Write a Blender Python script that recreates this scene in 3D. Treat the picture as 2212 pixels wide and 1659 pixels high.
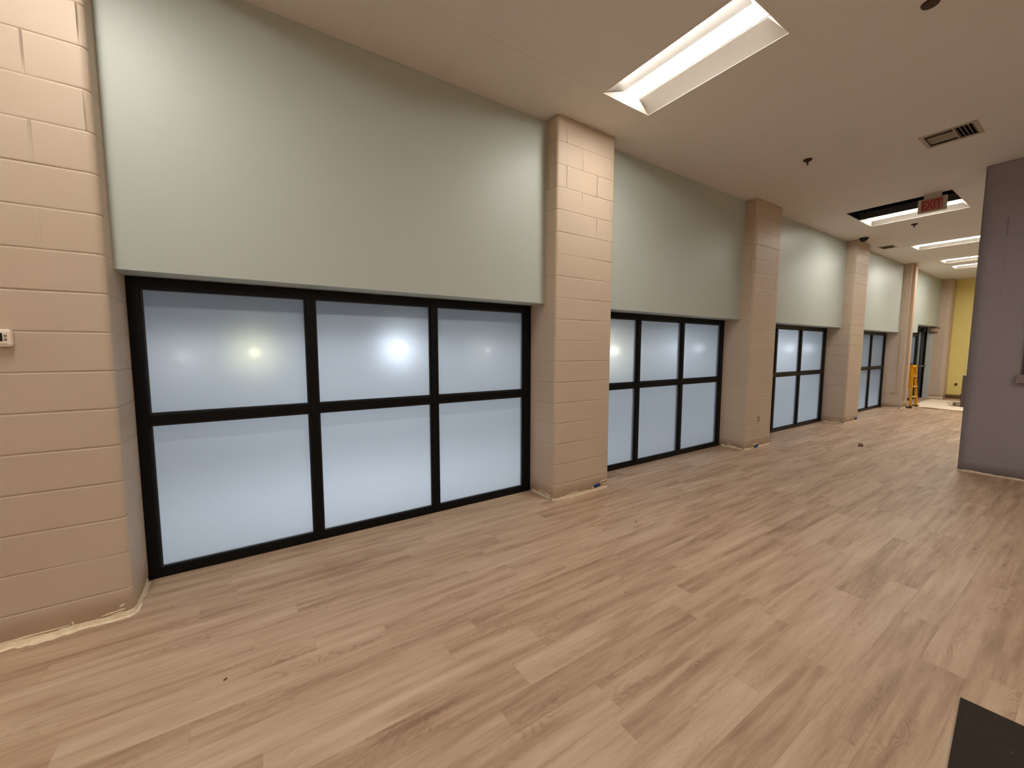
import bpy, bmesh, math, random
from mathutils import Matrix, Vector, noise
random.seed(7)
scene = bpy.context.scene
C = scene.collection
PI = math.pi
for o in list(bpy.data.objects):
    bpy.data.objects.remove(o, do_unlink=True)

# ------------------------------------------------------------------ camera
YAW, PITCH, ROLL, F, EYE = 0.58283355, -0.085772017, 0.000868047, 862.349, 1.4962
fw = Vector((math.sin(YAW)*math.cos(PITCH), math.cos(YAW)*math.cos(PITCH), math.sin(PITCH)))
r0 = Vector((math.cos(YAW), -math.sin(YAW), 0))
u0 = r0.cross(fw)
rt = math.cos(ROLL)*r0 + math.sin(ROLL)*u0
up = -math.sin(ROLL)*r0 + math.cos(ROLL)*u0
cam_data = bpy.data.cameras.new('camera')
cam = bpy.data.objects.new('camera', cam_data)
C.objects.link(cam)
cam_data.sensor_width = 36
cam_data.sensor_fit = 'HORIZONTAL'
cam_data.lens = 36*F/2212
cam_data.clip_start = 0.05
cam.matrix_world = Matrix(((rt.x, up.x, -fw.x, 0), (rt.y, up.y, -fw.y, 0), (rt.z, up.z, -fw.z, EYE), (0, 0, 0, 1)))
scene.camera = cam

# ------------------------------------------------------------------ view, world
scene.view_settings.view_transform = 'Standard'
scene.view_settings.look = 'None'
scene.view_settings.gamma = 1
scene.view_settings.exposure = 0.0
world = bpy.data.worlds.new('dusk')
scene.world = world
world.use_nodes = True
world.node_tree.nodes['Background'].inputs[0].default_value = (0.40, 0.52, 0.68, 1)
world.node_tree.nodes['Background'].inputs[1].default_value = 0.11

LAMP = 47.0                      # radiance of the lit lenses
WARM = (1.0, 0.955, 0.87)

def added_area_lamp(name, loc, target, size, sy, power, col):   # unseen area lights added to brighten the ground and wall outdoors
    d = bpy.data.lights.new(name, 'AREA'); d.shape = 'RECTANGLE'; d.size = size; d.size_y = sy
    d.energy = power; d.color = col
    o = bpy.data.objects.new(name, d); C.objects.link(o)
    o.location = loc
    o.rotation_euler = (Vector(target)-Vector(loc)).to_track_quat('-Z', 'Y').to_euler()
    return o
for i in range(5):
    added_area_lamp('added_outdoor_light', (0.9+3.8*i, 4.3, 3.3), (0.9+3.8*i, 7.0, 0.2), 1.6, 0.2, (160, 46, 54, 72, 72)[i], (0.95, 0.97, 1.0))

# ------------------------------------------------------------------ dimensions
YP, YS, YW, H, HS = 2.970, 3.130, 3.361, 3.640, 1.946
Z0, CO = 0.161, 0.2032
XEND, XDOOR = 18.2, 17.78
YC, XP = 1.012, 7.33                # corridor side of the grey wall, its end face
XMIN, YMIN = -4.6, -4.6

# ------------------------------------------------------------------ materials
def lin(c):
    return tuple(((v/255)/12.92 if v/255 <= .04045 else ((v/255+.055)/1.055)**2.4) for v in c)+(1,)
def mat(name, rgb, rough=.6, spec=.3, metal=0, emit=None, es=0):
    m = bpy.data.materials.new(name); m.use_nodes = True
    b = m.node_tree.nodes['Principled BSDF']
    b.inputs['Base Color'].default_value = tuple(rgb)+((1,) if len(rgb) == 3 else ())
    b.inputs['Roughness'].default_value = rough
    b.inputs['Specular IOR Level'].default_value = spec
    b.inputs['Metallic'].default_value = metal
    if emit:
        b.inputs['Emission Color'].default_value = tuple(emit)+(1,)
        b.inputs['Emission Strength'].default_value = es
    return m
class NT:
    def __init__(s, m): s.t = m.node_tree; s.b = s.t.nodes['Principled BSDF']
    def n(s, typ, **kw):
        x = s.t.nodes.new(typ)
        for k, v in kw.items(): setattr(x, k, v)
        return x
    def l(s, a, b): s.t.links.new(a, b)
    def val(s, sock, v):
        if hasattr(v, 'is_linked') or isinstance(v, bpy.types.NodeSocket): s.l(v, sock)
        else: sock.default_value = v
    def m(s, op, a, b=0.0, c=None):
        x = s.n('ShaderNodeMath', operation=op)
        s.val(x.inputs[0], a); s.val(x.inputs[1], b)
        if c is not None: s.val(x.inputs[2], c)
        return x.outputs[0]
    def noise(s, vec, scale, detail=3, rough=.55, dist=0):
        x = s.n('ShaderNodeTexNoise'); s.l(vec, x.inputs['Vector'])
        x.inputs['Scale'].default_value = scale; x.inputs['Detail'].default_value = detail
        x.inputs['Roughness'].default_value = rough; x.inputs['Distortion'].default_value = dist
        return x.outputs[0]
    def mapr(s, v, a, b, c=0.0, d=1.0):
        x = s.n('ShaderNodeMapRange'); s.val(x.inputs[0], v)
        for i, q in enumerate((a, b, c, d)): x.inputs[i+1].default_value = q
        return x.outputs[0]
    def mix(s, f, a, b):
        x = s.n('ShaderNodeMix', data_type='RGBA'); s.val(x.inputs[0], f)
        for i, q in ((6, a), (7, b)):
            if isinstance(q, bpy.types.NodeSocket): s.l(q, x.inputs[i])
            else: x.inputs[i].default_value = q
        return x.outputs[2]
    def obj(s): return s.n('ShaderNodeTexCoord').outputs['Object']
    def sep(s, v):
        x = s.n('ShaderNodeSeparateXYZ'); s.l(v, x.inputs[0]); return x.outputs
    def comb(s, x, y, z):
        q = s.n('ShaderNodeCombineXYZ')
        for i, v in enumerate((x, y, z)): s.val(q.inputs[i], v)
        return q.outputs[0]
    def bump(s, h, dist, strength=1.0):
        x = s.n('ShaderNodeBump'); s.l(h, x.inputs['Height']); x.inputs['Distance'].default_value = dist
        x.inputs['Strength'].default_value = strength
        s.l(x.outputs[0], s.b.inputs['Normal']); return x

def block_material(name, rgb, dark, vj=1.0, rough=.5):
    """painted concrete block: head joints (staggered) and pitted surface; bed joints are modelled"""
    m = mat(name, rgb, rough, .35); t = NT(m)
    P = t.obj(); x, y, z = t.sep(P)
    row = t.m('FLOOR', t.m('DIVIDE', t.m('SUBTRACT', z, Z0), CO))
    u = t.m('ADD', t.m('ADD', x, y), t.m('MULTIPLY', t.m('MODULO', t.m('ADD', row, 40), 2.0), 0.2))
    f = t.m('PINGPONG', t.m('ADD', u, 40.06), 0.2)         # 0 at every 0.4
    wob = t.noise(P, 9, 2)
    d = t.m('ADD', f, t.m('MULTIPLY', t.m('SUBTRACT', wob, .5), .006))
    joint = t.mapr(d, 0.0, 0.006, 0.0, 1.0)
    mask = t.mapr(t.noise(P, 2.3, 2), .42, .6, 0.0, 1.0)
    mask = t.m('MULTIPLY', mask, t.m('MULTIPLY', t.mapr(z, 1.9, 2.6, .04, 1.25), vj))
    j = t.m('SUBTRACT', 1.0, t.m('MULTIPLY', t.m('SUBTRACT', 1.0, joint), mask))
    fine = t.noise(P, 160, 3)
    pits = t.mapr(t.noise(P, 55, 2), .28, .36, 0.0, 1.0)
    h = t.m('ADD', t.m('MULTIPLY', j, 1.0), t.m('ADD', t.m('MULTIPLY', fine, .10), t.m('MULTIPLY', pits, .035)))
    t.bump(h, .008, .9)
    big = t.noise(P, 1.7, 4)
    col = t.mix(t.mapr(big, .3, .7), rgb+(1,) if len(rgb) == 3 else rgb, dark)
    t.l(col, t.b.inputs['Base Color'])
    return m
def L3(c): return lin(c)[:3]
M = {}
M['block'] = block_material('beige painted block', L3((202, 184, 164)), lin((198, 178, 157)))
M['purple'] = block_material('grey purple painted block', L3((153, 145, 150)), lin((148, 140, 146)), .8)
M['yellow'] = block_material('yellow painted block', L3((234, 217, 138)), lin((228, 211, 131)), .4)

m = mat('sage green wall paint', L3((188, 196, 189)), .42, .4); t = NT(m); P = t.obj()
t.bump(t.m('ADD', t.noise(P, 220, 3), t.m('MULTIPLY', t.noise(P, 3, 2), 1.5)), .0012, .6); M['sage'] = m
m = mat('off white wall paint', L3((196, 184, 168)), .6, .3); t = NT(m)
t.bump(t.noise(t.obj(), 180, 3), .001, .6); M['wall'] = m

m = mat('ceiling tile', L3((229, 225, 220)), .85, .1); t = NT(m); P = t.obj()
t.bump(t.m('ADD', t.noise(P, 130, 4, .7), t.m('MULTIPLY', t.noise(P, 18, 3), .6)), .0025, .6); M['tile'] = m
M['grid'] = mat('painted steel ceiling grid', L3((226, 222, 216)), .5, .3)

m = mat('black anodised aluminium', (.0022, .0020, .0022), .38, .2); M['black'] = m
M['gasket'] = mat('dark rubber gasket', (.02, .021, .024), .5, .4)
m = mat('bare cream block edge', L3((236, 219, 192)), .8, .2); t = NT(m); P = t.obj()
t.l(t.mix(t.mapr(t.noise(P, 40, 4), .35, .65), lin((226, 205, 172)), lin((242, 228, 204))), t.b.inputs['Base Color'])
t.bump(t.noise(P, 90, 3), .003, .7); M['cream'] = m

# oak look plank floor, planks run along X
m = mat('oak plank floor', L3((180, 150, 122)), .42, .35); t = NT(m); P = t.obj(); x, y, z = t.sep(P)
PW, PL = .152, 1.22
ry = t.m('DIVIDE', t.m('ADD', y, 10.058), PW)
row = t.m('FLOOR', ry)
wn = t.n('ShaderNodeTexWhiteNoise', noise_dimensions='1D'); t.l(row, wn.inputs['W'])
cx = t.m('DIVIDE', t.m('ADD', t.m('ADD', x, 20.0), t.m('MULTIPLY', wn.outputs[0], PL)), PL)
colx = t.m('FLOOR', cx)
w2 = t.n('ShaderNodeTexWhiteNoise', noise_dimensions='2D'); t.l(t.comb(row, colx, 0.0), w2.inputs['Vector'])
idv = w2.outputs[0]
sepc = t.n('ShaderNodeSeparateColor'); t.l(w2.outputs[1], sepc.inputs[0]); id2 = sepc.outputs[1]; id3 = sepc.outputs[2]
off = t.m('MULTIPLY', idv, 37.0)
gx = t.m('ADD', x, off); gy = t.m('ADD', y, t.m('MULTIPLY', id2, 11.0))
streak = t.noise(t.comb(t.m('MULTIPLY', gx, 1.5), t.m('MULTIPLY', gy, 17.0), off), 1.0, 4, .6, .3)
fine = t.noise(t.comb(t.m('MULTIPLY', gx, 14.0), t.m('MULTIPLY', gy, 210.0), off), 1.0, 3, .6)
# cathedral grain: contour lines of a stretched noise
cn = t.noise(t.comb(t.m('MULTIPLY', gx, 2.6), t.m('MULTIPLY', gy, 9.0), off), 1.0, 2, .5, .6)
rings = t.m('PINGPONG', t.m('MULTIPLY', cn, 19.0), .5)
cmask = t.mapr(t.noise(t.comb(t.m('MULTIPLY', gx, 1.6), t.m('MULTIPLY', gy, 10.0), t.m('ADD', off, 5.0)), 1.0, 2), .52, .64)
cath = t.m('MULTIPLY', t.m('MULTIPLY', t.mapr(rings, .0, .32, 1.0, 0.0), cmask), t.mapr(fine, .3, .6, .3, 1.0))
tone = t.m('ADD', t.m('MULTIPLY', t.m('SUBTRACT', idv, .5), .30), t.m('MULTIPLY', t.m('SUBTRACT', streak, .5), 1.55))
tone = t.m('ADD', tone, t.m('MULTIPLY', t.m('SUBTRACT', fine, .5), .38))
tone = t.m('SUBTRACT', tone, t.m('MULTIPLY', cath, .30))
ramp = t.n('ShaderNodeValToRGB'); t.l(t.m('ADD', tone, .5), ramp.inputs[0])
e = ramp.color_ramp.elements
e[0].position = .0; e[0].color = lin((143, 114, 92))
e[1].position = 1.0; e[1].color = lin((214, 190, 165))
q = ramp.color_ramp.elements.new(.38); q.color = lin((178, 149, 124))
q = ramp.color_ramp.elements.new(.62); q.color = lin((195, 168, 143))
# seams
sy = t.m('MULTIPLY', t.m('PINGPONG', ry, .5), PW); sx = t.m('MULTIPLY', t.m('PINGPONG', cx, .5), PL)
seam = t.m('MINIMUM', t.mapr(sy, 0.0, .0012), t.mapr(sx, 0.0, .0014))
hue = t.mix(t.m('MULTIPLY', id3, .10), ramp.outputs[0], lin((168, 150, 128)))
col = t.mix(t.m('MULTIPLY', t.m('SUBTRACT', 1.0, seam), .22), hue, lin((110, 84, 64)))
t.l(col, t.b.inputs['Base Color'])
t.l(t.mapr(fine, .2, .8, .38, .52), t.b.inputs['Roughness'])
t.bump(t.m('ADD', t.m('MULTIPLY', seam, 1.0), t.m('MULTIPLY', fine, .25)), .0012, .5)
M['floor'] = m

# frosted pane: privacy film = part rough refraction, part diffuse transmission, a little reflection
m = bpy.data.materials.new('frosted privacy glass'); m.use_nodes = True
nt = m.node_tree; nt.nodes.clear()
out = nt.nodes.new('ShaderNodeOutputMaterial')
rf1 = nt.nodes.new('ShaderNodeBsdfRefraction'); rf1.inputs['Roughness'].default_value = .58; rf1.inputs['IOR'].default_value = 1.24
rf1.inputs['Color'].default_value = (.93, .96, 1, 1)
rf2 = nt.nodes.new('ShaderNodeBsdfRefraction'); rf2.inputs['Roughness'].default_value = .20; rf2.inputs['IOR'].default_value = 1.24
rf2.inputs['Color'].default_value = (.93, .96, 1, 1)
mxa = nt.nodes.new('ShaderNodeMixShader'); mxa.inputs[0].default_value = .06
nt.links.new(rf1.outputs[0], mxa.inputs[1]); nt.links.new(rf2.outputs[0], mxa.inputs[2])
tr = nt.nodes.new('ShaderNodeBsdfTranslucent'); tr.inputs[0].default_value = (.87, .92, .95, 1)
mxb = nt.nodes.new('ShaderNodeMixShader'); mxb.inputs[0].default_value = .20
nt.links.new(mxa.outputs[0], mxb.inputs[1]); nt.links.new(tr.outputs[0], mxb.inputs[2])
df = nt.nodes.new('ShaderNodeBsdfDiffuse'); df.inputs[0].default_value = (.55, .62, .68, 1)
mxc = nt.nodes.new('ShaderNodeMixShader'); mxc.inputs[0].default_value = .22
nt.links.new(mxb.outputs[0], mxc.inputs[1]); nt.links.new(df.outputs[0], mxc.inputs[2])
gl = nt.nodes.new('ShaderNodeBsdfGlossy'); gl.inputs['Roughness'].default_value = .35
mxd = nt.nodes.new('ShaderNodeMixShader'); mxd.inputs[0].default_value = .03
nt.links.new(mxc.outputs[0], mxd.inputs[1]); nt.links.new(gl.outputs[0], mxd.inputs[2])
nt.links.new(mxd.outputs[0], out.inputs[0])
M['frost'] = m
m = bpy.data.materials.new('clear glass rear face'); m.use_nodes = True
nt = m.node_tree; nt.nodes.clear()
out = nt.nodes.new('ShaderNodeOutputMaterial'); tb = nt.nodes.new('ShaderNodeBsdfTransparent')
tb.inputs[0].default_value = (.96, .985, 1, 1); nt.links.new(tb.outputs[0], out.inputs[0]); M['clear'] = m

M['lens'] = mat('lit lamp lens', (1, 1, 1), .5, 0, emit=WARM, es=LAMP)
M['white'] = mat('white enamel', L3((236, 226, 214)), .4, .3)
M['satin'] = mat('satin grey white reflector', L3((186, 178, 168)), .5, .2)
M['plenum'] = mat('dark plenum', L3((38, 34, 38)), .9, .1)
M['duct'] = mat('dull duct metal', L3((92, 88, 92)), .6, .3, .3)
M['vent'] = mat('beige painted grille', L3((176, 164, 148)), .5, .3)
M['hole'] = mat('dark duct opening', L3((40, 34, 26)), .9, .1)
M['brown'] = mat('dark bronze sprinkler', L3((64, 40, 26)), .45, .4, .2)
M['plastic'] = mat('off white plastic', L3((238, 226, 210)), .35, .4)
M['screen'] = mat('black display', (.006, .006, .007), .2, .5)
M['button'] = mat('grey rubber button', L3((150, 128, 118)), .5, .3)
M['camblack'] = mat('black camera plastic', (.012, .011, .014), .35, .5)
M['blue'] = mat('blue plastic', L3((34, 58, 128)), .5, .3)
M['outlet'] = mat('brown receptacle', L3((92, 72, 52)), .4, .4)
M['beigep'] = mat('beige plastic cover', L3((196, 172, 146)), .45, .4)
M['condp'] = mat('painted conduit', L3((198, 168, 142)), .45, .4)
M['signw'] = mat('clear acrylic sign face', L3((190, 184, 164)), .4, .4)
M['signr'] = mat('red sign lettering', L3((172, 62, 62)), .5, .3)
M['signpink'] = mat('pale pink sign field', L3((176, 120, 112)), .5, .3)
M['ladder'] = mat('yellow fibreglass', L3((226, 160, 20)), .45, .4)
M['ladstep'] = mat('ladder step aluminium', L3((222, 186, 120)), .4, .4, .3)
M['dark'] = mat('black plastic', (.01, .01, .01), .5, .4)
M['lip'] = mat('grey purple sill paint', L3((140, 122, 122)), .4, .4)
M['jamb'] = mat('dark purple jamb', L3((84, 68, 78)), .5, .3)
M['chip'] = mat('brown wood chip', L3((96, 66, 50)), .7, .2)
M['thread'] = mat('pale thread', L3((230, 205, 180)), .7, .2)
M['adhes'] = mat('brown adhesive', L3((110, 82, 58)), .8, .2)
M['tray'] = mat('grey plastic tray', L3((150, 132, 118)), .5, .3)
M['concrete'] = mat('pale outdoor concrete', L3((190, 196, 202)), .9, .1)
M['doorglass'] = None
m = mat('canvas drop cloth', L3((238, 218, 194)), .9, .1); t = NT(m); P = t.obj()
t.bump(t.noise(P, 60, 4), .003, .8); M['cloth'] = m
m = mat('ribbed black rubber mat', (.028, .020, .014), .75, .25); t = NT(m); P = t.obj(); x, y, z = t.sep(P)
rib = t.m('PINGPONG', t.m('ADD', t.m('MULTIPLY', t.m('ADD', x, t.m('MULTIPLY', t.noise(P, 20, 2), .01)), 100.0), 0.0), .5)
cr = t.m('PINGPONG', t.m('MULTIPLY', y, 60.0), .5)
t.bump(t.m('ADD', rib, t.m('MULTIPLY', cr, .6)), .003, .9)
sp = t.mapr(t.noise(P, 42, 2), .70, .76)
t.l(t.mix(t.m('MULTIPLY', sp, .5), (.030, .021, .014, 1), lin((120, 110, 108))), t.b.inputs['Base Color'])
M['mat'] = m

# ------------------------------------------------------------------ mesh helpers
def link(o, parent=None):
    C.objects.link(o)
    if parent: o.parent = parent
    return o
def obj(name, bm, mats, parent=None, smooth=False):
    me = bpy.data.meshes.new(name)
    bmesh.ops.recalc_face_normals(bm, faces=bm.faces)
    bm.to_mesh(me); bm.free()
    for x in (mats if isinstance(mats, (list, tuple)) else [mats]): me.materials.append(x)
    if smooth:
        for p in me.polygons: p.use_smooth = True
    return link(bpy.data.objects.new(name, me), parent)
def tag(o, label=None, cat=None, group=None, kind=None):
    if label: o['label'] = label
    if cat: o['category'] = cat
    if group: o['group'] = group
    if kind: o['kind'] = kind
    return o
def empty(name, loc=(0, 0, 0), rz=0, parent=None):
    o = bpy.data.objects.new(name, None); o.location = loc; o.rotation_euler = (0, 0, rz)
    o.empty_display_size = .1
    return link(o, parent)
def box(bm, x0, x1, y0, y1, z0, z1, bev=0, mi=0):
    r = bmesh.ops.create_cube(bm, size=1)
    vs = r['verts']
    for v in vs:
        v.co = Vector((x0 if v.co.x < 0 else x1, y0 if v.co.y < 0 else y1, z0 if v.co.z < 0 else z1))
    fs = set(f for v in vs for f in v.link_faces)
    for f in fs: f.material_index = mi
    if bev:
        es = list(set(e for v in vs for e in v.link_edges))
        bmesh.ops.bevel(bm, geom=es, offset=bev, segments=2, affect='EDGES', profile=.6)
    return vs
def NB(): return bmesh.new()
def cyl(bm, p, r, h, axis='Z', seg=24, r2=None):
    r_ = bmesh.ops.create_cone(bm, cap_ends=True, segments=seg, radius1=r, radius2=(r if r2 is None else r2), depth=h)
    R = {'Z': Matrix.Identity(3), 'X': Matrix.Rotation(PI/2, 3, 'Y'), 'Y': Matrix.Rotation(-PI/2, 3, 'X')}[axis]
    for v in r_['verts']: v.co = R @ v.co + Vector(p)
    return r_['verts']
def beam(bm, a, b, w, d, side=Vector((0, 1, 0))):
    """bar of width w (along side) and depth d from a to b"""
    a, b = Vector(a), Vector(b); ax = (b-a).normalized()
    s = (side - ax*side.dot(ax)).normalized(); n = ax.cross(s)
    vs = []
    for p in (a, b):
        for i, j in ((-1, -1), (1, -1), (1, 1), (-1, 1)):
            vs.append(bm.verts.new(p + s*w/2*i + n*d/2*j))
    for f in ((0, 1, 2, 3), (4, 5, 6, 7), (0, 1, 5, 4), (1, 2, 6, 5), (2, 3, 7, 6), (3, 0, 4, 7)):
        bm.faces.new([vs[k] for k in f])
def plate(bm, xs, ys, z0, z1, holes):
    """horizontal slab with rectangular holes (x0,x1,y0,y1)"""
    xs = sorted(set(xs+[h[0] for h in holes]+[h[1] for h in holes])); ys = sorted(set(ys+[h[2] for h in holes]+[h[3] for h in holes]))
    solid = {}
    for i in range(len(xs)-1):
        for j in range(len(ys)-1):
            cx, cy = (xs[i]+xs[i+1])/2, (ys[j]+ys[j+1])/2
            solid[i, j] = not any(h[0] < cx < h[1] and h[2] < cy < h[3] for h in holes)
    V = {}
    def v(i, j, k):
        if (i, j, k) not in V: V[i, j, k] = bm.verts.new((xs[i], ys[j], (z0, z1)[k]))
        return V[i, j, k]
    for (i, j), s in solid.items():
        if not s: continue
        for k in (0, 1): bm.faces.new([v(i, j, k), v(i+1, j, k), v(i+1, j+1, k), v(i, j+1, k)])
        for di, dj, a, b in ((-1, 0, (i, j), (i, j+1)), (1, 0, (i+1, j), (i+1, j+1)), (0, -1, (i, j), (i+1, j)), (0, 1, (i, j+1), (i+1, j+1))):
            if not solid.get((i+di, j+dj), False):
                bm.faces.new([v(*a, 0), v(*b, 0), v(*b, 1), v(*a, 1)])
def outline(x0, x1, y0, y1, r, corners=(1, 1, 1, 1), seg=5):
    """closed loop with rounded corners, (point, outward normal)"""
    P = []
    cs = ((x0, y0, 1, 1, PI), (x1, y0, -1, 1, 1.5*PI), (x1, y1, -1, -1, 0), (x0, y1, 1, -1, .5*PI))
    for k, (cx, cy, sx, sy, a0) in enumerate(cs):
        if corners[k]:
            ox, oy = cx+sx*r, cy+sy*r
            for i in range(seg+1):
                a = a0+(PI/2)*i/seg
                P.append((ox+r*math.cos(a), oy+r*math.sin(a), math.cos(a), math.sin(a)))
        else:
            a = a0+PI/4
            P.append((cx, cy, math.cos(a)*1.414, math.sin(a)*1.414))
    return P
def subdivide_loop(P, step=.03):
    Q = []
    for i in range(len(P)):
        a, b = P[i], P[(i+1) % len(P)]
        d = math.hypot(b[0]-a[0], b[1]-a[1]); n = max(1, int(d/step))
        for k in range(n):
            f = k/n
            nx, ny = a[2]*(1-f)+b[2]*f, a[3]*(1-f)+b[3]*f
            if n > 1 and k > 0:
                nx, ny = (b[1]-a[1])/d, -(b[0]-a[0])/d
            Q.append((a[0]+(b[0]-a[0])*f, a[1]+(b[1]-a[1])*f, nx, ny))
    return Q
def masonry(name, P, z0, z1, material, depth=.005, parent=None, groove=.0040, step=.05, seed=0):
    """wall or pier of block courses: every bed joint is a tooled groove running round the outline"""
    bm = NB(); P = subdivide_loop(P, step)
    zs = [(z0, 0)]
    k = 0
    while Z0+k*CO < z1-.01:
        z = Z0+k*CO
        zs += [(z-groove-.006, 0), (z-groove, 0), (z-groove*.45, .85), (z, 1), (z+groove*.45, .85), (z+groove, 0), (z+groove+.006, 0)]
        k += 1
    zs.append((z1, 0))
    rings = []
    for z, o in zs:
        ring = []
        for x, y, nx, ny in P:
            w = 0
            dd = depth*o
            if o > 0:
                nz = noise.noise(Vector((x*2.2+seed*9, y*2.2, z*3.1)))
                dd *= max(.15, min(1.25, .85+1.3*nz))
                w = .0022*noise.noise(Vector((x*6+3, y*6+seed, z*5)))
            ring.append(bm.verts.new((x-nx*dd, y-ny*dd, z+w)))
        rings.append(ring)
    n = len(P)
    for a, b in zip(rings, rings[1:]):
        for i in range(n):
            f = bm.faces.new([a[i], a[(i+1) % n], b[(i+1) % n], b[i]]); f.smooth = True
    bm.faces.new(rings[-1]); bm.faces.new(list(reversed(rings[0])))
    o = obj(name, bm, material, parent)
    return o
def base_strip(P, height, material, parent, seed, proud=.0025, open_from=None, var=.5, spill=0.0):
    """ragged unpainted band left at the foot of the blockwork where the base trim came off"""
    bm = NB(); P = subdivide_loop(P, .012)
    if open_from: P = [p for p in P if open_from(p)]
    rows = []
    for x, y, nx, ny in P:
        h = height*(1+var*noise.noise(Vector((x*7+seed, y*7, seed*3.3)))+.5*var*noise.noise(Vector((x*31, y*31, seed))))
        s = spill*max(0, .6+1.2*noise.noise(Vector((x*5+seed, y*5, 4.4)))+.3*noise.noise(Vector((x*37, y*37, 8.4))))+proud
        rows.append([bm.verts.new((x+nx*s, y+ny*s, .0012)), bm.verts.new((x+nx*(proud+s*.15), y+ny*(proud+s*.15), .004)),
                     bm.verts.new((x+nx*proud, y+ny*proud, h*.9)), bm.verts.new((x+nx*.0003, y+ny*.0003, h)), bm.verts.new((x-nx*.004, y-ny*.004, h)), bm.verts.new((x-nx*.004, y-ny*.004, .0012))])
    for a, b in zip(rows, rows[1:]):
        for i in range(6):
            j = (i+1) % 6
            bm.faces.new([a[i], b[i], b[j], a[j]])
    return tag(obj('bare_edge', bm, material, parent), label='ragged cream unpainted strip along the foot')
def streak(parent, pts, w, material):
    """thin raised smear of leftover adhesive following pts (each point (x,y,z), normal n)"""
    bm = NB()
    for (a, b, n) in pts:
        a, b, n = Vector(a), Vector(b), Vector(n)
        d = (b-a).normalized(); s = n.cross(d).normalized()
        N = 9; prev = None
        for i in range(N):
            f = i/(N-1); p = a.lerp(b, f); ww = w*(.25+.75*math.sin(PI*f))*(1+.6*noise.noise(p*60))
            cur = [bm.verts.new(p+s*ww/2+n*.0005), bm.verts.new(p+n*.003), bm.verts.new(p-s*ww/2+n*.0005), bm.verts.new(p-n*.003)]
            if prev:
                for k in range(4): bm.faces.new([prev[k], cur[k], cur[(k+1) % 4], prev[(k+1) % 4]])
            prev = cur
    return tag(obj('adhesive_smear', bm, material, parent), label='cream smears of old adhesive')

# ------------------------------------------------------------------ room shell
bm = NB(); box(bm, XMIN, XEND+.3, YMIN, YW+.14, -.12, 0); floor = tag(obj('floor', bm, M['floor']), kind='structure')

GX0, GY0, GXS, GYS = 2.576, 2.547, .6, 1.167
troffers = [(GX0+GXS*k, GY0) for k in (0, 10, 15)] + [(13.98, GY0), (15.18, GY0)]
off_frame = [(-1.024, GY0), (-4.024, GY0)]  # second fixture is added to brighten the near pillar and floor
fill_rows = [(-1.624, -.954), (4.376, -.954), (-1.624, -3.288), (1.376, -3.288), (4.376, -3.288), (9.776, .213), (12.776, .213), (15.776, .213)]  # unseen fixtures added as fill for the floor, walls and far end
fill_rows = [(x, y) for x, y in fill_rows]
lights = troffers+off_frame+fill_rows
holes = [(x, x+GXS, y-GYS, y) for x, y in lights]
holes.append((7.976, 8.576, 1.38, GY0))                      # missing tile
V1 = (5.80, 6.145, .905, 1.265); V2 = (11.12, 11.41, 2.72, 2.93)
holes += [V1, V2]
bm = NB(); plate(bm, [XMIN, XEND+.3], [YMIN, YW+.14], H, H+.018, holes)
ceiling = tag(obj('ceiling', bm, M['tile']), kind='structure')
# exposed tee grid
bm = NB()
def clear_of(x0, x1, y0, y1):
    return not any(h[0]+.01 < (x0+x1)/2 < h[1]-.01 and h[2]+.01 < (y0+y1)/2 < h[3]-.01 for h in holes)
ylines = [GY0-GYS*k for k in range(0, 6)]
xlines = [GX0+GXS*k for k in range(-11, 26)]
for y in ylines:
    for a, b in zip(xlines, xlines[1:]):
        box(bm, a, b, y-.011, y+.011, H-.0010, H+.001)
for x in xlines:
    ys = [3.13]+ylines
    for a, b in zip(ys, ys[1:]):
        if clear_of(x-.01, x+.01, b, a): box(bm, x-.011, x+.011, b, a, H-.0009, H+.001)
obj('grid', bm, M['grid'], ceiling)
# plenum above the ceiling (closed dark box so nothing leaks in)
bm = NB(); box(bm, XMIN, XEND+.3, YMIN, YW+.14, H+.55, H+.6)
box(bm, 7.2, 9.6, 3.0, 3.05, H+.02, H+.55); box(bm, 7.0, 7.05, .6, 3.0, H+.02, H+.55); box(bm, 7.2, 9.6, .6, .65, H+.02, H+.55)
tag(obj('trim_1', bm, M['plenum']), kind='structure')
bm = NB(); cyl(bm, (8.2, 1.9, H+.33), .1, 2.2, 'Y'); tag(obj('duct', bm, M['duct'], None, True), 'round grey duct glimpsed through the missing ceiling tile', 'duct')

# upper sage wall (bulkhead over every window), one mesh
bm = NB()
bays = [(-.607, 2.451), (3.217, 6.119), (6.888, 10.024), (10.776, 13.86)]
for a, b in bays: box(bm, a-.02, b+.02, YS, YW+.14, HS, H+.1)
box(bm, 14.33, 15.56, YS, YW+.14, HS+.03, H+.1)
box(bm, 15.56, XDOOR+.05, YS, YW+.14, 2.21, H+.1)
tag(obj('wall_left', bm, M['sage']), kind='structure')
# room walls outside the frame, and the ones in it
bm = NB(); box(bm, XMIN-.1, XMIN, YMIN, YW+.14, 0, H+.02); tag(obj('wall_back', bm, M['wall']), kind='structure')
bm = NB(); box(bm, XMIN, XEND+.2, YMIN-.1, YMIN, 0, H+.02); tag(obj('wall_near', bm, M['wall']), kind='structure')
bm = NB(); box(bm, XMIN, -1.9, YP, YW+.14, 0, H+.02); tag(obj('wall_side', bm, M['wall']), kind='structure')
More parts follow.
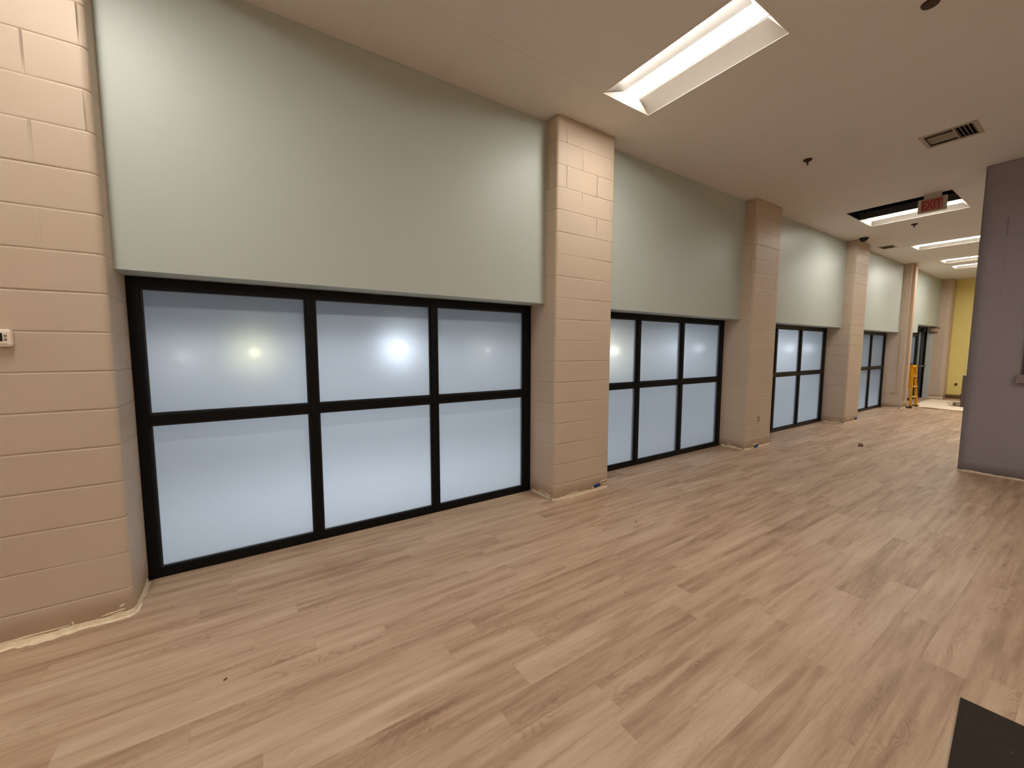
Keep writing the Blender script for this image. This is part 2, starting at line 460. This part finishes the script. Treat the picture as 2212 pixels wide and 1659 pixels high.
# grey purple wall on the right: a cross wall whose face is at XP
wr = empty('wall_right'); tag(wr, kind='structure')
def rect(x0, x1, y0, y1): return outline(x0, x1, y0, y1, .02, (0, 0, 0, 0))
masonry('blockwork', rect(XP, XP+.3, YMIN, YC), 0, H-.002, M['purple'], .0018, wr, step=.1, seed=3)
base_strip([(XP, YC, -1, 0), (XP, .2, -1, 0), (XP, YMIN, -1, 0)], .022, M['cream'], wr, 5, open_from=lambda p: p[1] > -1 and p[0] < XP+.01)
# far wall
fa = empty('wall_far'); tag(fa, kind='structure')
masonry('blockwork', rect(XEND, XEND+.2, YMIN, 3.4), .10, H, M['yellow'], .002, fa, step=.2, seed=8)
bm = NB(); box(bm, XEND+.006, XEND+.2, YMIN, 3.4, 0, .10); tag(obj('bare_edge', bm, M['adhes'], fa), label='brown strip where the base trim is missing')

# ------------------------------------------------------------------ block pillars
pil = [(-1.92, -.607, 'beige painted block pillar at the left edge of the room with a thermostat on it'),
       (2.451, 3.217, 'beige block pillar between the largest and the second frosted window'),
       (6.119, 6.888, 'beige block pillar between the second and third frosted windows, outlet near its foot'),
       (10.024, 10.776, 'beige block pillar under the black dome camera'),
       (13.86, 14.35, 'narrow beige block pillar beside the yellow ladder with raceway down its front')]
pillars = []
for k, (a, b, lab) in enumerate(pil):
    r = empty('block_pillar', (0, 0, 0)); tag(r, lab, 'pillar', 'beige block pillars along the window wall')
    P = outline(a, b, YP, YW+.14, .03 if k else .034, (k > 0, 1, 0, 0))
    masonry('blockwork', P, 0, H-.002, M['block'], .0034, r, step=.04, seed=k)
    base_strip(P, .025 if k else .026, M['cream'], r, k+1.3, open_from=lambda p: p[1] < YW-.02 and (k > 0 or p[0] > -1.8), spill=.045 if k == 0 else .006)
    pillars.append(r)
streak(pillars[0], [((-1.15, YP, .030), (-.86, YP, .034), (0, -1, 0)), ((-.845, YP, .026), (-.85, YP, .050), (0, -1, 0)),
                    ((-.74, YP, .036), (-.64, YP, .047), (0, -1, 0)), ((-.70, YP, .027), (-.645, YP, .032), (0, -1, 0)), ((-.665, YP, .065), (-.64, YP, .075), (0, -1, 0))], .010, M['cream'])
streak(pillars[1], [((2.45, 3.00, .045), (2.45, 3.22, .050), (-1, 0, 0)), ((2.45, 3.19, .02), (2.45, 3.195, .05), (-1, 0, 0)), ((2.45, 3.02, .035), (2.45, 3.10, .042), (-1, 0, 0)),
                    ((3.08, YP, .085), (3.20, YP, .092), (0, -1, 0)), ((2.97, YP, .040), (3.00, YP, .042), (0, -1, 0)), ((3.12, YP, .050), (3.20, YP, .054), (0, -1, 0)), ((2.63, YP, .036), (2.78, YP, .040), (0, -1, 0))], .012, M['cream'])
streak(pillars[2], [((6.118, 3.20, .02), (6.118, 3.21, .07), (-1, 0, 0)), ((6.118, 3.1, .03), (6.118, 3.25, .035), (-1, 0, 0)), ((6.3, YP, .06), (6.5, YP, .065), (0, -1, 0))], .014, M['cream'])
streak(pillars[3], [((10.15, YP, .09), (10.4, YP, .1), (0, -1, 0)), ((10.023, 3.05, .05), (10.023, 3.2, .055), (-1, 0, 0))], .016, M['cream'])
# end pilaster at the door
r = empty('block_pillar'); tag(r, 'beige corner pillar between the glass door and the yellow wall', 'pillar', 'beige block pillars along the window wall')
masonry('blockwork', rect(XDOOR, XEND+.02, 2.90, YW+.14), 0, H-.002, M['block'], .003, r, step=.1, seed=9)
base_strip(rect(XDOOR, XEND, 2.90, YW+.14), .05, M['cream'], r, 9.1, open_from=lambda p: p[0] < XDOOR+.01 and p[1] < 3.3)
bm = NB(); box(bm, XDOOR-.012, XDOOR+.01, 3.22, YW+.02, 0, 2.9); tag(obj('sage_edge', bm, M['sage'], r), label='sage green strip beside the door')  # thin sage coloured box over the pillar side next to the door

# ------------------------------------------------------------------ windows
FD = .085
def window(name, x0, x1, mull, top, wl=.06, wr_=.075, trans=True, wm=.062):
    w = empty(name, ((x0+x1)/2, YW, 0)); tag(w, kind='structure')
    ox = -(x0+x1)/2
    def bb(nm, a, b, z0, z1, y0=0.0, y1=FD, mt=None):
        bm = NB(); box(bm, a+ox, b+ox, y0, y1, z0, z1, .0035); return obj(nm, bm, mt or M['black'], w)
    bm = NB()
    box(bm, x0+ox, x0+wl+ox, 0, FD, 0, top, .0035); box(bm, x1-wr_+ox, x1+ox, 0, FD, 0, top, .0035)
    box(bm, x0+wl+ox-.004, x1-wr_+ox+.004, .0006, FD, 0, .055, .0035); box(bm, x0+wl+ox-.004, x1-wr_+ox+.004, .0006, FD, top-.064, top, .0035)
    obj('window_frame', bm, M['black'], w)
    xs = [x0+wl]
    for mx in mull:
        bb('mullion', mx-wm/2, mx+wm/2, .052, top-.06, .001, FD-.002)
        xs += [mx-wm/2, mx+wm/2]
    xs.append(x1-wr_)
    zz = [(.055, 1.015), (1.079, top-.064)] if trans else [(.055, top-.064)]
    for a, b in zip(xs[::2], xs[1::2]):
        if trans: bb('transom', a-.003, b+.003, 1.015, 1.079, .0018, FD-.004)
        for z0, z1 in zz:
            bm = NB()   # rubber glazing bead round the pane
            g = .012
            for q in ((a, a+g, z0, z1), (b-g, b, z0, z1), (a+g, b-g, z0, z0+g), (a+g, b-g, z1-g, z1)):
                box(bm, q[0]+ox, q[1]+ox, .020, .034, q[2], q[3], .002)
            bead = obj('glazing_bead', bm, M['gasket'], w)
            bm = NB(); box(bm, a+ox+.002, b+ox-.002, .034, .042, z0+.002, z1-.002)
            pane = obj('pane', bm, [M['frost'], M['clear']], w)
            for p in pane.data.polygons: p.material_index = 0 if p.normal.y < -.5 else 1
    return w
TOP = HS-.004
window('window_1', -.603, 2.449, [.405, 1.390], TOP, wl=.058, wr_=.083)
window('window_2', 3.219, 6.117, [4.155, 5.078], TOP)
window('window_3', 6.890, 10.022, [7.86, 8.86], TOP)
window('window_4', 10.778, 13.858, [11.83, 12.82], TOP)
window('window_5', 14.352, 16.79, [15.55], TOP+.03, trans=True)
# door
d = empty('door_1', (16.8, YW, 0)); tag(d, kind='structure')
bm = NB(); L = XDOOR-16.8
box(bm, 0, .05, -.01, .1, 0, 2.21, .003); box(bm, L-.05, L, -.01, .1, 0, 2.21, .003); box(bm, .05, L-.05, -.01, .1, 2.15, 2.21, .003)
obj('door_frame', bm, M['black'], d)
bm = NB()
box(bm, .055, .17, .02, .065, .01, 2.145, .003); box(bm, L-.45, L-.055, .02, .065, .01, 2.145, .003)
box(bm, .17, L-.45, .021, .064, .01, .25, .003); box(bm, .17, L-.45, .021, .064, 2.02, 2.145, .003)
leaf = obj('door_leaf', bm, M['black'], d)
bm = NB(); box(bm, .17, L-.45, .038, .046, .25, 2.02)
pane = obj('pane', bm, [M['frost'], M['clear']], d)
for p in pane.data.polygons: p.material_index = 0 if p.normal.y < -.5 else 1
bm = NB(); box(bm, .12, L-.1, -.055, -.02, .98, 1.03, .008); box(bm, .13, .17, -.03, .02, .98, 1.03); box(bm, L-.15, L-.11, -.03, .02, .98, 1.03)
obj('push_bar', bm, M['duct'], leaf)
bm = NB(); box(bm, .35, .62, -.05, .02, 2.07, 2.13, .006); obj('door_closer', bm, M['dark'], leaf)

# ------------------------------------------------------------------ outdoors seen through the frosted panes
bm = NB(); box(bm, -14, 40, YW+.14, 9.0, -.25, -.05); tag(obj('ground', bm, M['concrete']), kind='structure')
bm = NB(); box(bm, -14, 40, 8.6, 8.9, -.05, 1.70); tag(obj('retaining_wall', bm, M['concrete']), kind='structure')

def lamp_globe(x, z, rad, col, power):
    t_ = empty('outdoor_wall_lamp', (x, 8.6, z))
    bm = NB(); box(bm, -.05, .05, -.03, 0, -.08, .02); obj('bracket', bm, M['dark'], t_)
    bm = NB(); bmesh.ops.create_uvsphere(bm, u_segments=20, v_segments=12, radius=rad)
    for v in bm.verts: v.co += Vector((0, -.03-rad, 0))
    mt = mat('lit outdoor globe', (1, 1, 1), .5, 0, emit=col, es=power)
    obj('globe', bm, mt, t_, True)
    return t_
def bent_x(u, v):
    """where a sight line through pixel (u,v) meets the outdoor wall after the pane bends it"""
    dv = rt*((u-1106)/F) + up*(-(v-829.5)/F) + fw
    s = (YW+.034)/dv.y; p = Vector((0, 0, EYE))+dv*s
    dn = dv.normalized(); tx, tz = dn.x/1.24, dn.z/1.24
    ty = math.sqrt(max(.05, 1-tx*tx-tz*tz))
    q = (8.45-p.y)/ty
    return p.x+tx*q, p.z+tz*q
glow = [((550, 762), (1, .90, .50), .06, 17, 'first lamp'), ((868, 752), (.88, .93, 1.0), .08, 22, ''), ((1058, 757), (1, .97, .85), .04, 14, ''),
        ((1328, 757), (1, .93, .70), .10, 24, ''), ((1460, 752), (.9, .95, 1), .09, 7, ''), ((1512, 752), (.9, .95, 1), .10, 12, ''),
        ((1708, 752), (.9, .95, 1), .10, 20, ''), ((1748, 752), (.9, .95, 1), .10, 20, ''), ((395, 770), (1, .93, .85), .10, 1.8, '')]
names = ['yellowish glow behind the top left pane of the largest window', 'brightest white glow behind the top middle pane of the largest window',
         'small faint glow behind the top right pane of the largest window', 'warm glow behind the second window beside the pillar',
         'faint glow behind the middle top pane of the second window', 'pale glow behind the right top pane of the second window',
         'pale glow behind the third window, left of its visible mullion', 'pale glow behind the third window, right of its visible mullion',
         'very faint pinkish glow at far left of the largest window']
for (g, col, rad, pw, _), nm in zip(glow, names):
    x, z = bent_x(*g)
    tag(lamp_globe(x, z, rad, col, pw), nm, 'lamp', 'outdoor lamps glowing through the frosted glass')

# ------------------------------------------------------------------ recessed ceiling lights
def troffer(x, y, label, one_sided=False):
    t_ = empty('ceiling_light', (x, y, H)); tag(t_, label, 'ceiling light', 'recessed ceiling lights')
    W, LN = GXS, GYS
    f = .012; D = .075; l0, l1 = .205, .395       # lens edges
    bm = NB()                                      # housing: rim plus top
    box(bm, .001, f, -LN+.001, -.001, 0, D+.02); box(bm, W-f, W-.001, -LN+.001, -.001, 0, D+.02)
    box(bm, f, W-f, -f, -.001, 0, D+.02); box(bm, f, W-f, -LN+.001, -LN+f, 0, D+.02)
    box(bm, 0, W, -LN, 0, D+.02, D+.03)
    obj('housing', bm, M['duct'], t_)
    bm = NB(); plate(bm, [0, W], [-LN, 0], -.0025, .0015, [(f, W-f, -LN+f, -f)]); obj('rim', bm, M['white'], t_)
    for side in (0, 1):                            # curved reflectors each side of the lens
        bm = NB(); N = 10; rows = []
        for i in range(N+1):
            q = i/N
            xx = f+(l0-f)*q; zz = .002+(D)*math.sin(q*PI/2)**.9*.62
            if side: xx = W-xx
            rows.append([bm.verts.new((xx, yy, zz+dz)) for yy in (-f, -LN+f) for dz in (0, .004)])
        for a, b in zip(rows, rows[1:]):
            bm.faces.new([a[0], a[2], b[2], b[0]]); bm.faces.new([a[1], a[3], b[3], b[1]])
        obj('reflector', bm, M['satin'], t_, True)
    for yy, sg in ((-f, -1), (-LN+f, 1)):          # sloping end plates
        for xa, xb in ((f, l0), (W-f, l1)):
            bm = NB()
            vs = [bm.verts.new(p) for p in ((xa, yy, .001), (xb, yy, .001), (xb, yy+sg*.05, .05), (xb, yy, .05))]
            bm.faces.new([vs[0], vs[1], vs[2]]); bm.faces.new([vs[0], vs[3], vs[2]]); bm.faces.new([vs[1], vs[3], vs[2]]); bm.faces.new([vs[0], vs[1], vs[3]])
            obj('end_plate', bm, M['white'], t_)
    bm = NB(); N = 10; rows = []                   # bowed lens
    for i in range(N+1):
        q = i/N; xx = l0+(l1-l0)*q; zz = .060-.034*math.sin(q*PI)
        rows.append((bm.verts.new((xx, -f-.001, zz)), bm.verts.new((xx, -LN+f+.001, zz))))
    for a, b in zip(rows, rows[1:]): bm.faces.new([a[0], a[1], b[1], b[0]])
    bm.faces.new([r_[0] for r_ in rows]); bm.faces.new([r_[1] for r_ in rows])
    bm.faces.new([rows[0][0], rows[0][1], rows[-1][1], rows[-1][0]])
    obj('lens', bm, M['lens'], t_)
    return t_
lab = ['largest ceiling light, recessed with white reflectors, nearest the camera', 'ceiling light beside the dark missing tile, behind the exit sign',
       'long lit ceiling light next after the exit sign down the corridor', 'short looking ceiling light, second from the far end', 'farthest ceiling light above the yellow wall']
proto = None
def copy_tree(o, parent=None):
    c = o.copy(); C.objects.link(c); c.parent = parent
    for ch in o.children: copy_tree(ch, c)
    return c
labs = lab + ['ceiling light outside the left of the frame above the near pillar', 'added fill light farther out of frame to the left along the window wall', 'added fill light behind the camera to the left', 'added fill light out of frame before the grey purple wall', 'added fill light in the far left back corner behind the camera', 'added fill light at the middle of the back behind the camera', 'added fill light in the back right behind the camera', 'added fill light hidden just behind the grey purple wall', 'middle added fill light hidden behind the grey purple wall', 'far added fill light hidden behind the grey purple wall']
for (x, y), lb in zip(lights, labs):
    if proto is None: proto = troffer(x, y, lb)
    else:
        o = copy_tree(proto); o.location = (x, y, H); o['label'] = lb

# ------------------------------------------------------------------ ceiling bits
def grille(name, hx0, hx1, hy0, hy1, label, fw_=.018):
    g = empty(name, (hx0, hy0, H)); tag(g, label, 'vent')
    W, D = hx1-hx0, hy1-hy0
    bm = NB(); plate(bm, [-fw_, W+fw_], [-fw_, D+fw_], -.006, .004, [(.012, W-.012, .012, D-.012)])
    obj('frame', bm, M['vent'], g)
    bm = NB(); box(bm, .0, W, 0, D, .07, .075); 
    for q in ((0, .003, 0, D), (W-.003, W, 0, D), (0, W, 0, .003), (0, W, D-.003, D)): box(bm, *q, .004, .07)
    obj('throat', bm, M['hole'], g)
    return g, W, D
g, W, D = grille('air_vent', *V1, 'louvred ceiling vent right of the round sprinkler, square with angled blades')
def blade(parent, a, b, tilt, side):
    bm = NB(); beam(bm, a, b, .030, .0015, Vector(tilt)); return obj('louvre', bm, M['vent'], parent)
# near third: blades across; the rest: blades lengthways, thrown to the other side
for i in range(5):
    yy = .026+i*.028
    blade(g, (.02, yy, .012), (W-.02, yy, .012), (0, .6, .8), 0)
for i in range(8):
    xx = .022+i*.039
    bm = NB(); beam(bm, (xx, .150, .010), (xx, D-.014, .010), .030 if i < 3 else .041, .0015, Vector((.75, 0, .66) if i < 3 else (1, 0, .10))); obj('louvre', bm, M['vent'], g)
bm = NB(); box(bm, .012, W-.012, .140, .148, -.004, .03); obj('divider', bm, M['vent'], g)
g, W, D = grille('air_vent', *V2, 'small ceiling vent next to the third block pillar')
for i in range(6):
    xx = .03+i*.045
    blade(g, (xx, .012, .012), (xx, D-.012, .012), (.75, 0, .66), 0)

def sprinkler(x, y, label, pend=True):
    s = empty('sprinkler', (x, y, H)); tag(s, label, 'sprinkler', 'fire sprinklers in the ceiling')
    bm = NB(); cyl(bm, (0, 0, -.006), .040, .012, r2=.046); 
    if pend: cyl(bm, (0, 0, -.018), .020, .014, r2=.038)
    obj('escutcheon', bm, M['brown'], s, False)
    if pend:
        bm = NB(); cyl(bm, (0, 0, -.033), .009, .022); obj('nozzle', bm, M['brown'], s)
        bm = NB()
        beam(bm, (-.012, 0, -.028), (-.004, 0, -.055), .004, .004); beam(bm, (.012, 0, -.028), (.004, 0, -.055), .004, .004)
        cyl(bm, (0, 0, -.056), .014, .002); obj('deflector', bm, M['brown'], s)
    return s
sprinkler(5.385, 2.097, 'dark bronze sprinkler head in the middle of the ceiling between the lights')
sprinkler(9.60, 2.084, 'small sprinkler head beyond the exit sign and missing tile')
sprinkler(3.634, .80, 'flush brown sprinkler cover at the top right of the ceiling', False)

c_ = empty('security_camera', (9.98, 2.86, H)); tag(c_, 'small black dome camera on the ceiling in front of the third pillar', 'camera')
bm = NB(); cyl(bm, (0, 0, -.012), .075, .024); obj('base', bm, M['camblack'], c_)
bm = NB(); bmesh.ops.create_uvsphere(bm, u_segments=20, v_segments=12, radius=.060)
bmesh.ops.delete(bm, geom=[v for v in bm.verts if v.co.z > .005], context='VERTS')
for v in bm.verts: v.co = Vector((v.co.x, v.co.y, v.co.z*.9-.024))
obj('dome', bm, M['screen'], c_, True)

# exit sign
s = empty('exit_sign', (7.985, 1.570, H)); tag(s, 'pale exit sign with red letters hanging before the missing ceiling tile', 'exit sign')
bm = NB(); box(bm, -.03, .03, -.085, .085, -.056, 0, .006); obj('canopy', bm, M['signw'], s)
bm = NB(); box(bm, -.024, .024, -.142, .142, -.238, -.052, .008); hs = obj('housing', bm, M['signw'], s)
bm = NB(); box(bm, -.027, -.023, -.108, .108, -.226, -.064, .001); obj('sign_face', bm, M['signpink'], hs)
cu = bpy.data.curves.new('EXIT', 'FONT'); cu.body = 'EXIT'; cu.size = .168; cu.extrude = .0015; cu.align_x = 'CENTER'; cu.align_y = 'CENTER'; cu.offset = .004
tmp = bpy.data.objects.new('tmp', cu); C.objects.link(tmp)
bpy.context.view_layer.update()
me = bpy.data.meshes.new_from_object(tmp.evaluated_get(bpy.context.evaluated_depsgraph_get()))
bpy.data.objects.remove(tmp, do_unlink=True)
lt = bpy.data.objects.new('lettering', me); me.materials.clear(); me.materials.append(M['signr'])
xs_ = [v.co.x for v in me.vertices]; ys_ = [v.co.y for v in me.vertices]
sx_ = .196/(max(xs_)-min(xs_)); sy_ = .120/(max(ys_)-min(ys_)); mx_ = (max(xs_)+min(xs_))/2; my_ = (max(ys_)+min(ys_))/2
for v in me.vertices: v.co = Vector(((v.co.z)*1-.028, -(v.co.x-mx_)*sx_, (v.co.y-my_)*sy_-.145))
link(lt, hs)

# ------------------------------------------------------------------ wall fittings
o = empty('display_case', (XP, .21, 1.12)); tag(o, 'dark framed panel with a projecting ledge on the grey purple wall at the right edge', 'display case')
bm = NB(); box(bm, -.02, 0, -.38, .385, .10, 1.0, .004); obj('frame', bm, M['jamb'], o)
bm = NB(); box(bm, -.022, -.018, -.33, .335, .15, .95); obj('panel', bm, M['screen'], o)
bm = NB(); box(bm, -.055, 0, -.42, .415, 0, .10, .005); obj('ledge', bm, M['lip'], o)

th = empty('thermostat', (-1.025, YP, 1.550)); tag(th, 'white thermostat on the pillar at the left edge', 'thermostat')
bm = NB(); box(bm, -.078, .078, -.033, 0, -.042, .042, .013); obj('case', bm, M['plastic'], th)
bm = NB(); box(bm, -.045, .050, -.0350, -.030, -.016, .024, .0015); obj('display', bm, M['screen'], th)
bm = NB(); box(bm, -.070, .064, -.0355, -.030, -.026, -.021, .001); obj('ridge', bm, M['plastic'], th)
for zz in (.011, -.007):
    bm = NB(); cyl(bm, (.0595, -.033, zz), .0055, .006, 'Y'); obj('button', bm, M['button'], th)

def outlet(x, y, z, axis, label, face, w=.07, h=.115):
    o = empty('wall_outlet', (x, y, z), 0 if axis == 'Y' else -PI/2); tag(o, label, 'outlet')
    bm = NB(); box(bm, -w/2, w/2, -.006, 0, -h/2, h/2, .002); obj('cover_plate', bm, face, o)
    for zz in (-h*.19, h*.19):
        bm = NB(); cyl(bm, (0, -.007, zz), h*.14, .004, 'Y'); obj('receptacle', bm, M['outlet'], o)
    return o
outlet(6.475, YP, .443, 'Y', 'small wall outlet low on the second free standing block pillar', M['beigep'])
outlet(XEND, 2.71, .44, 'X', 'brown outlet low on the yellow far wall', M['outlet'], .06, .08)

def blue_clip(x, z, label, w=.085, h=.030):
    bm = NB(); box(bm, -w/2, w/2, -.008, 0, -h/2, h/2, .003)
    o = obj('blue_tape', bm, M['blue']); o.location = (x, YP, z); o.rotation_euler = (0, -.06, 0)
    return tag(o, label, 'tape')
blue_clip(3.045, .052, 'scrap of blue tape at the foot of the nearest full pillar')
blue_clip(6.44, .020, 'scrap of blue tape at the foot of the pillar with the outlet', .12, .034)
blue_clip(10.66, .055, 'dark blue tape scrap at the foot of the pillar under the dome camera', .11, .05)

# narrow pillar: raceway, thin conduit and box
o = empty('wall_raceway', (13.93, YP, 0)); tag(o, 'tall beige raceway down the front of the narrow far pillar', 'raceway')
bm = NB(); box(bm, -.03, .05, -.055, 0, .36, H-.01, .005); obj('channel', bm, M['condp'], o)
bm = NB(); box(bm, -.05, .09, -.065, 0, .26, .37, .006); obj('box', bm, M['condp'], o)
o = empty('junction_box', (13.86, 3.11, .45)); tag(o, 'small box with a thin conduit on the side of the narrow far pillar', 'junction box')
bm = NB(); box(bm, -.05, 0, -.05, .05, -.05, .05, .004); obj('box', bm, M['beigep'], o)
bm = NB(); cyl(bm, (-.010, -.02, .80), .007, 1.5); obj('conduit', bm, M['condp'], o)

# alarm box and ledge beside the door
o = empty('door_alarm', (XDOOR-.012, 3.215, 2.115)); tag(o, 'small pale alarm box with a projecting cap beside the far glass door', 'alarm')
bm = NB(); box(bm, -.05, 0, -.09, .07, -.06, .05, .006); obj('case', bm, M['beigep'], o)
bm = NB(); box(bm, -.06, .0, -.15, .09, .06, .075, .003); obj('cap', bm, M['beigep'], o)
bm = NB(); box(bm, -.055, .0, -.08, .07, -.085, -.06, .004); obj('horn', bm, M['hole'], o)

# grey box on the corridor side of the right wall
o = empty('wall_box', (7.42, YC, 1.07)); tag(o, 'shallow grey box on the corridor side of the grey purple wall', 'box')
bm = NB(); box(bm, -.05, .18, 0, .035, -.28, .115, .004); obj('case', bm, M['lip'], o)
bm = NB(); box(bm, -.02, .15, .035, .045, -.20, -.12, .003); obj('latch', bm, M['jamb'], o)

# ------------------------------------------------------------------ floor mat, debris
m_ = empty('floor_mat', (2.490, .266, 0), math.radians(4.6))
tag(m_, 'black ribbed rubber floor mat at the lower right corner', 'mat')
bm = NB(); box(bm, -1.2, -.0, -.9, 0, .0, .009, .003); obj('rubber_sheet', bm, M['mat'], m_)
bm = NB(); box(bm, -1.2, 0, -.012, 0.004, .0, .0075, .002); box(bm, -.012, .004, -.9, .004, .0, .0075, .002)
obj('edge_trim', bm, M['mat'], m_)

def chip(x, y, w, l, h, rz, label, mt, nm='wood_chip', cat='debris'):
    bm = NB(); vs = box(bm, -l/2, l/2, -w/2, w/2, 0, h, .0008)
    for v in bm.verts: v.co += Vector((noise.noise(v.co*50)*.2*w, noise.noise(v.co*40+Vector((5, 1, 0)))*.3*w, 0))
    o = obj(nm, bm, mt); o.location = (x, y, .0005); o.rotation_euler = (0, 0, rz); return tag(o, label, cat)
chip(7.986, 2.139, .06, .22, .012, .25, 'brown chip lying on the floor near the far purple wall', M['chip'])
chip(-.155, 2.131, .008, .014, .003, .6, 'dark speck on the floor at lower left', M['chip'], 'dirt_speck')
chip(1.880, 1.575, .006, .009, .002, .2, 'tiny dark speck in the middle of the open floor', M['chip'], 'dirt_speck')
chip(2.761, 2.217, .010, .018, .003, .9, 'tiny dark speck on the floor in front of the nearest full pillar', M['chip'], 'dirt_speck')
cu = bpy.data.curves.new('thread', 'CURVE'); cu.dimensions = '3D'; cu.bevel_depth = .0009
sp_ = cu.splines.new('NURBS'); pts = [(1.156, .925), (1.163, .915), (1.158, .905), (1.172, .898), (1.180, .884), (1.190, .878), (1.196, .868)]
sp_.points.add(len(pts)-1)
for p, (x, y) in zip(sp_.points, pts): p.co = (x, y, .0012, 1)
sp_.use_endpoint_u = True; sp_.order_u = 3
tmp = bpy.data.objects.new('tmp', cu); C.objects.link(tmp); bpy.context.view_layer.update()
me = bpy.data.meshes.new_from_object(tmp.evaluated_get(bpy.context.evaluated_depsgraph_get()))
bpy.data.objects.remove(tmp, do_unlink=True); me.materials.clear(); me.materials.append(M['thread'])
o = bpy.data.objects.new('thread', me); link(o); tag(o, 'short pale thread on the floor near the bottom centre', 'thread')

# ------------------------------------------------------------------ far end: cloth, tray, ladder
bm = NB(); NX, NY = 90, 80; g = []
for i in range(NX+1):
    rw = []
    for j in range(NY+1):
        x = 14.55+2.75*i/NX; y = 1.06+1.98*j/NY
        x += .12*noise.noise(Vector((y*1.3, 3.1, 0)))*(1-i/NX)*1.2 - .05*(j/NY)*(1-i/NX)
        if i > NX*.9: x += .25*noise.noise(Vector((y*1.1, 9.1, 0)))*(i/NX)
        y2 = min(y+.06*noise.noise(Vector((x*1.7, 7.7, 0)))*(j/NY), 2.80 if x < 14.95 else 3.2)
        z = .006+.020*max(0, noise.noise(Vector((x*2.2, y*1.1, 1.0))))+.014*max(0, noise.noise(Vector((x*7, y*2.5, 5.0))))
        z += .045*math.exp(-((x-14.62)/.05)**2)+.03*math.exp(-((x-15.0-.1*math.sin(y*2))/.05)**2)
        rw.append(bm.verts.new((x, y2, z)))
    g.append(rw)
for i in range(NX):
    for j in range(NY): bm.faces.new([g[i][j], g[i+1][j], g[i+1][j+1], g[i][j+1]])
o = obj('drop_cloth', bm, M['cloth'], None, True)
md = o.modifiers.new('thickness', 'SOLIDIFY'); md.thickness = .003
tag(o, 'rumpled cream canvas drop cloth on the floor at the far end', 'drop cloth')

o = empty('paint_tray', (15.75, 2.22, .03), .5); tag(o, 'grey paint tray lying on the far drop cloth', 'paint tray')
bm = NB()
vs = box(bm, -.16, .16, -.12, .12, 0, .07)
for v in vs:
    if v.co.z > .03: v.co.x *= 1.15; v.co.y *= 1.15
    elif v.co.x < 0: v.co.z += .03
top_ = [f for f in bm.faces if f.normal.z > .9 or abs(f.calc_center_median().z-.07) < .001]
bmesh.ops.inset_region(bm, faces=top_, thickness=.012)
for f in top_: bmesh.ops.translate(bm, verts=f.verts, vec=(0, 0, -.035))
obj('tray', bm, M['tray'], o)
bm = NB(); cyl(bm, (.03, .19, .045), .028, .2, 'X'); obj('roller', bm, M['plastic'], o, True)
bm = NB(); beam(bm, (-.09, .19, .045), (-.30, .22, .03), .02, .02); obj('handle', bm, M['dark'], o)
chip(14.20, 2.90, .05, .12, .03, .8, 'small dark scrap at the foot of the narrow far pillar', M['dark'], 'rubber_scrap')

ld = empty('step_ladder', (14.62, 2.955, .0), math.radians(-6)); tag(ld, 'yellow fibreglass stepladder standing by the far glass door', 'ladder')
LH = 1.08
def rail(xa, ya, xb, yb, nm, w=.06, dd=.025):
    bm = NB(); beam(bm, (xa, ya, .006), (xb, yb, LH-.03), dd, w, Vector((1, 0, 0))); return obj(nm, bm, M['ladder'], ld)
rail(-.17, -.055, -.11, .0, 'front_rail', .05); rail(.17, -.055, .11, .0, 'front_rail', .05)
rail(-.15, .06, -.10, .02, 'rear_rail', .03); rail(.15, .06, .10, .02, 'rear_rail', .03)
for k in range(1, 4):
    z = LH*k/4; f_ = z/LH; hw = .17-.06*f_
    bm = NB(); box(bm, -hw, hw, -.055+.055*f_-.04, -.055+.055*f_+.025, z-.012, z+.012, .003); obj('step', bm, M['ladstep'], ld)
    bm = NB(); hw2 = .15-.05*f_; yy = .06-.04*f_; box(bm, -hw2, hw2, yy-.01, yy+.01, z-.012, z+.012, .003); obj('rear_brace', bm, M['ladder'], ld)
bm = NB(); box(bm, -.13, .13, -.03, .04, LH-.035, LH+.02, .008); obj('top_cap', bm, M['ladder'], ld)
for sx in (-1, 1):
    bm = NB(); beam(bm, (sx*.15, -.03, .55), (sx*.135, .04, .55), .02, .004); obj('spreader', bm, M['duct'], ld)
    bm = NB(); box(bm, sx*.17-.02, sx*.17+.02, -.085, -.025, 0, .03, .003); obj('foot', bm, M['dark'], ld)
    bm = NB(); box(bm, sx*.15-.018, sx*.15+.018, .045, .08, 0, .025, .003); obj('foot', bm, M['dark'], ld)
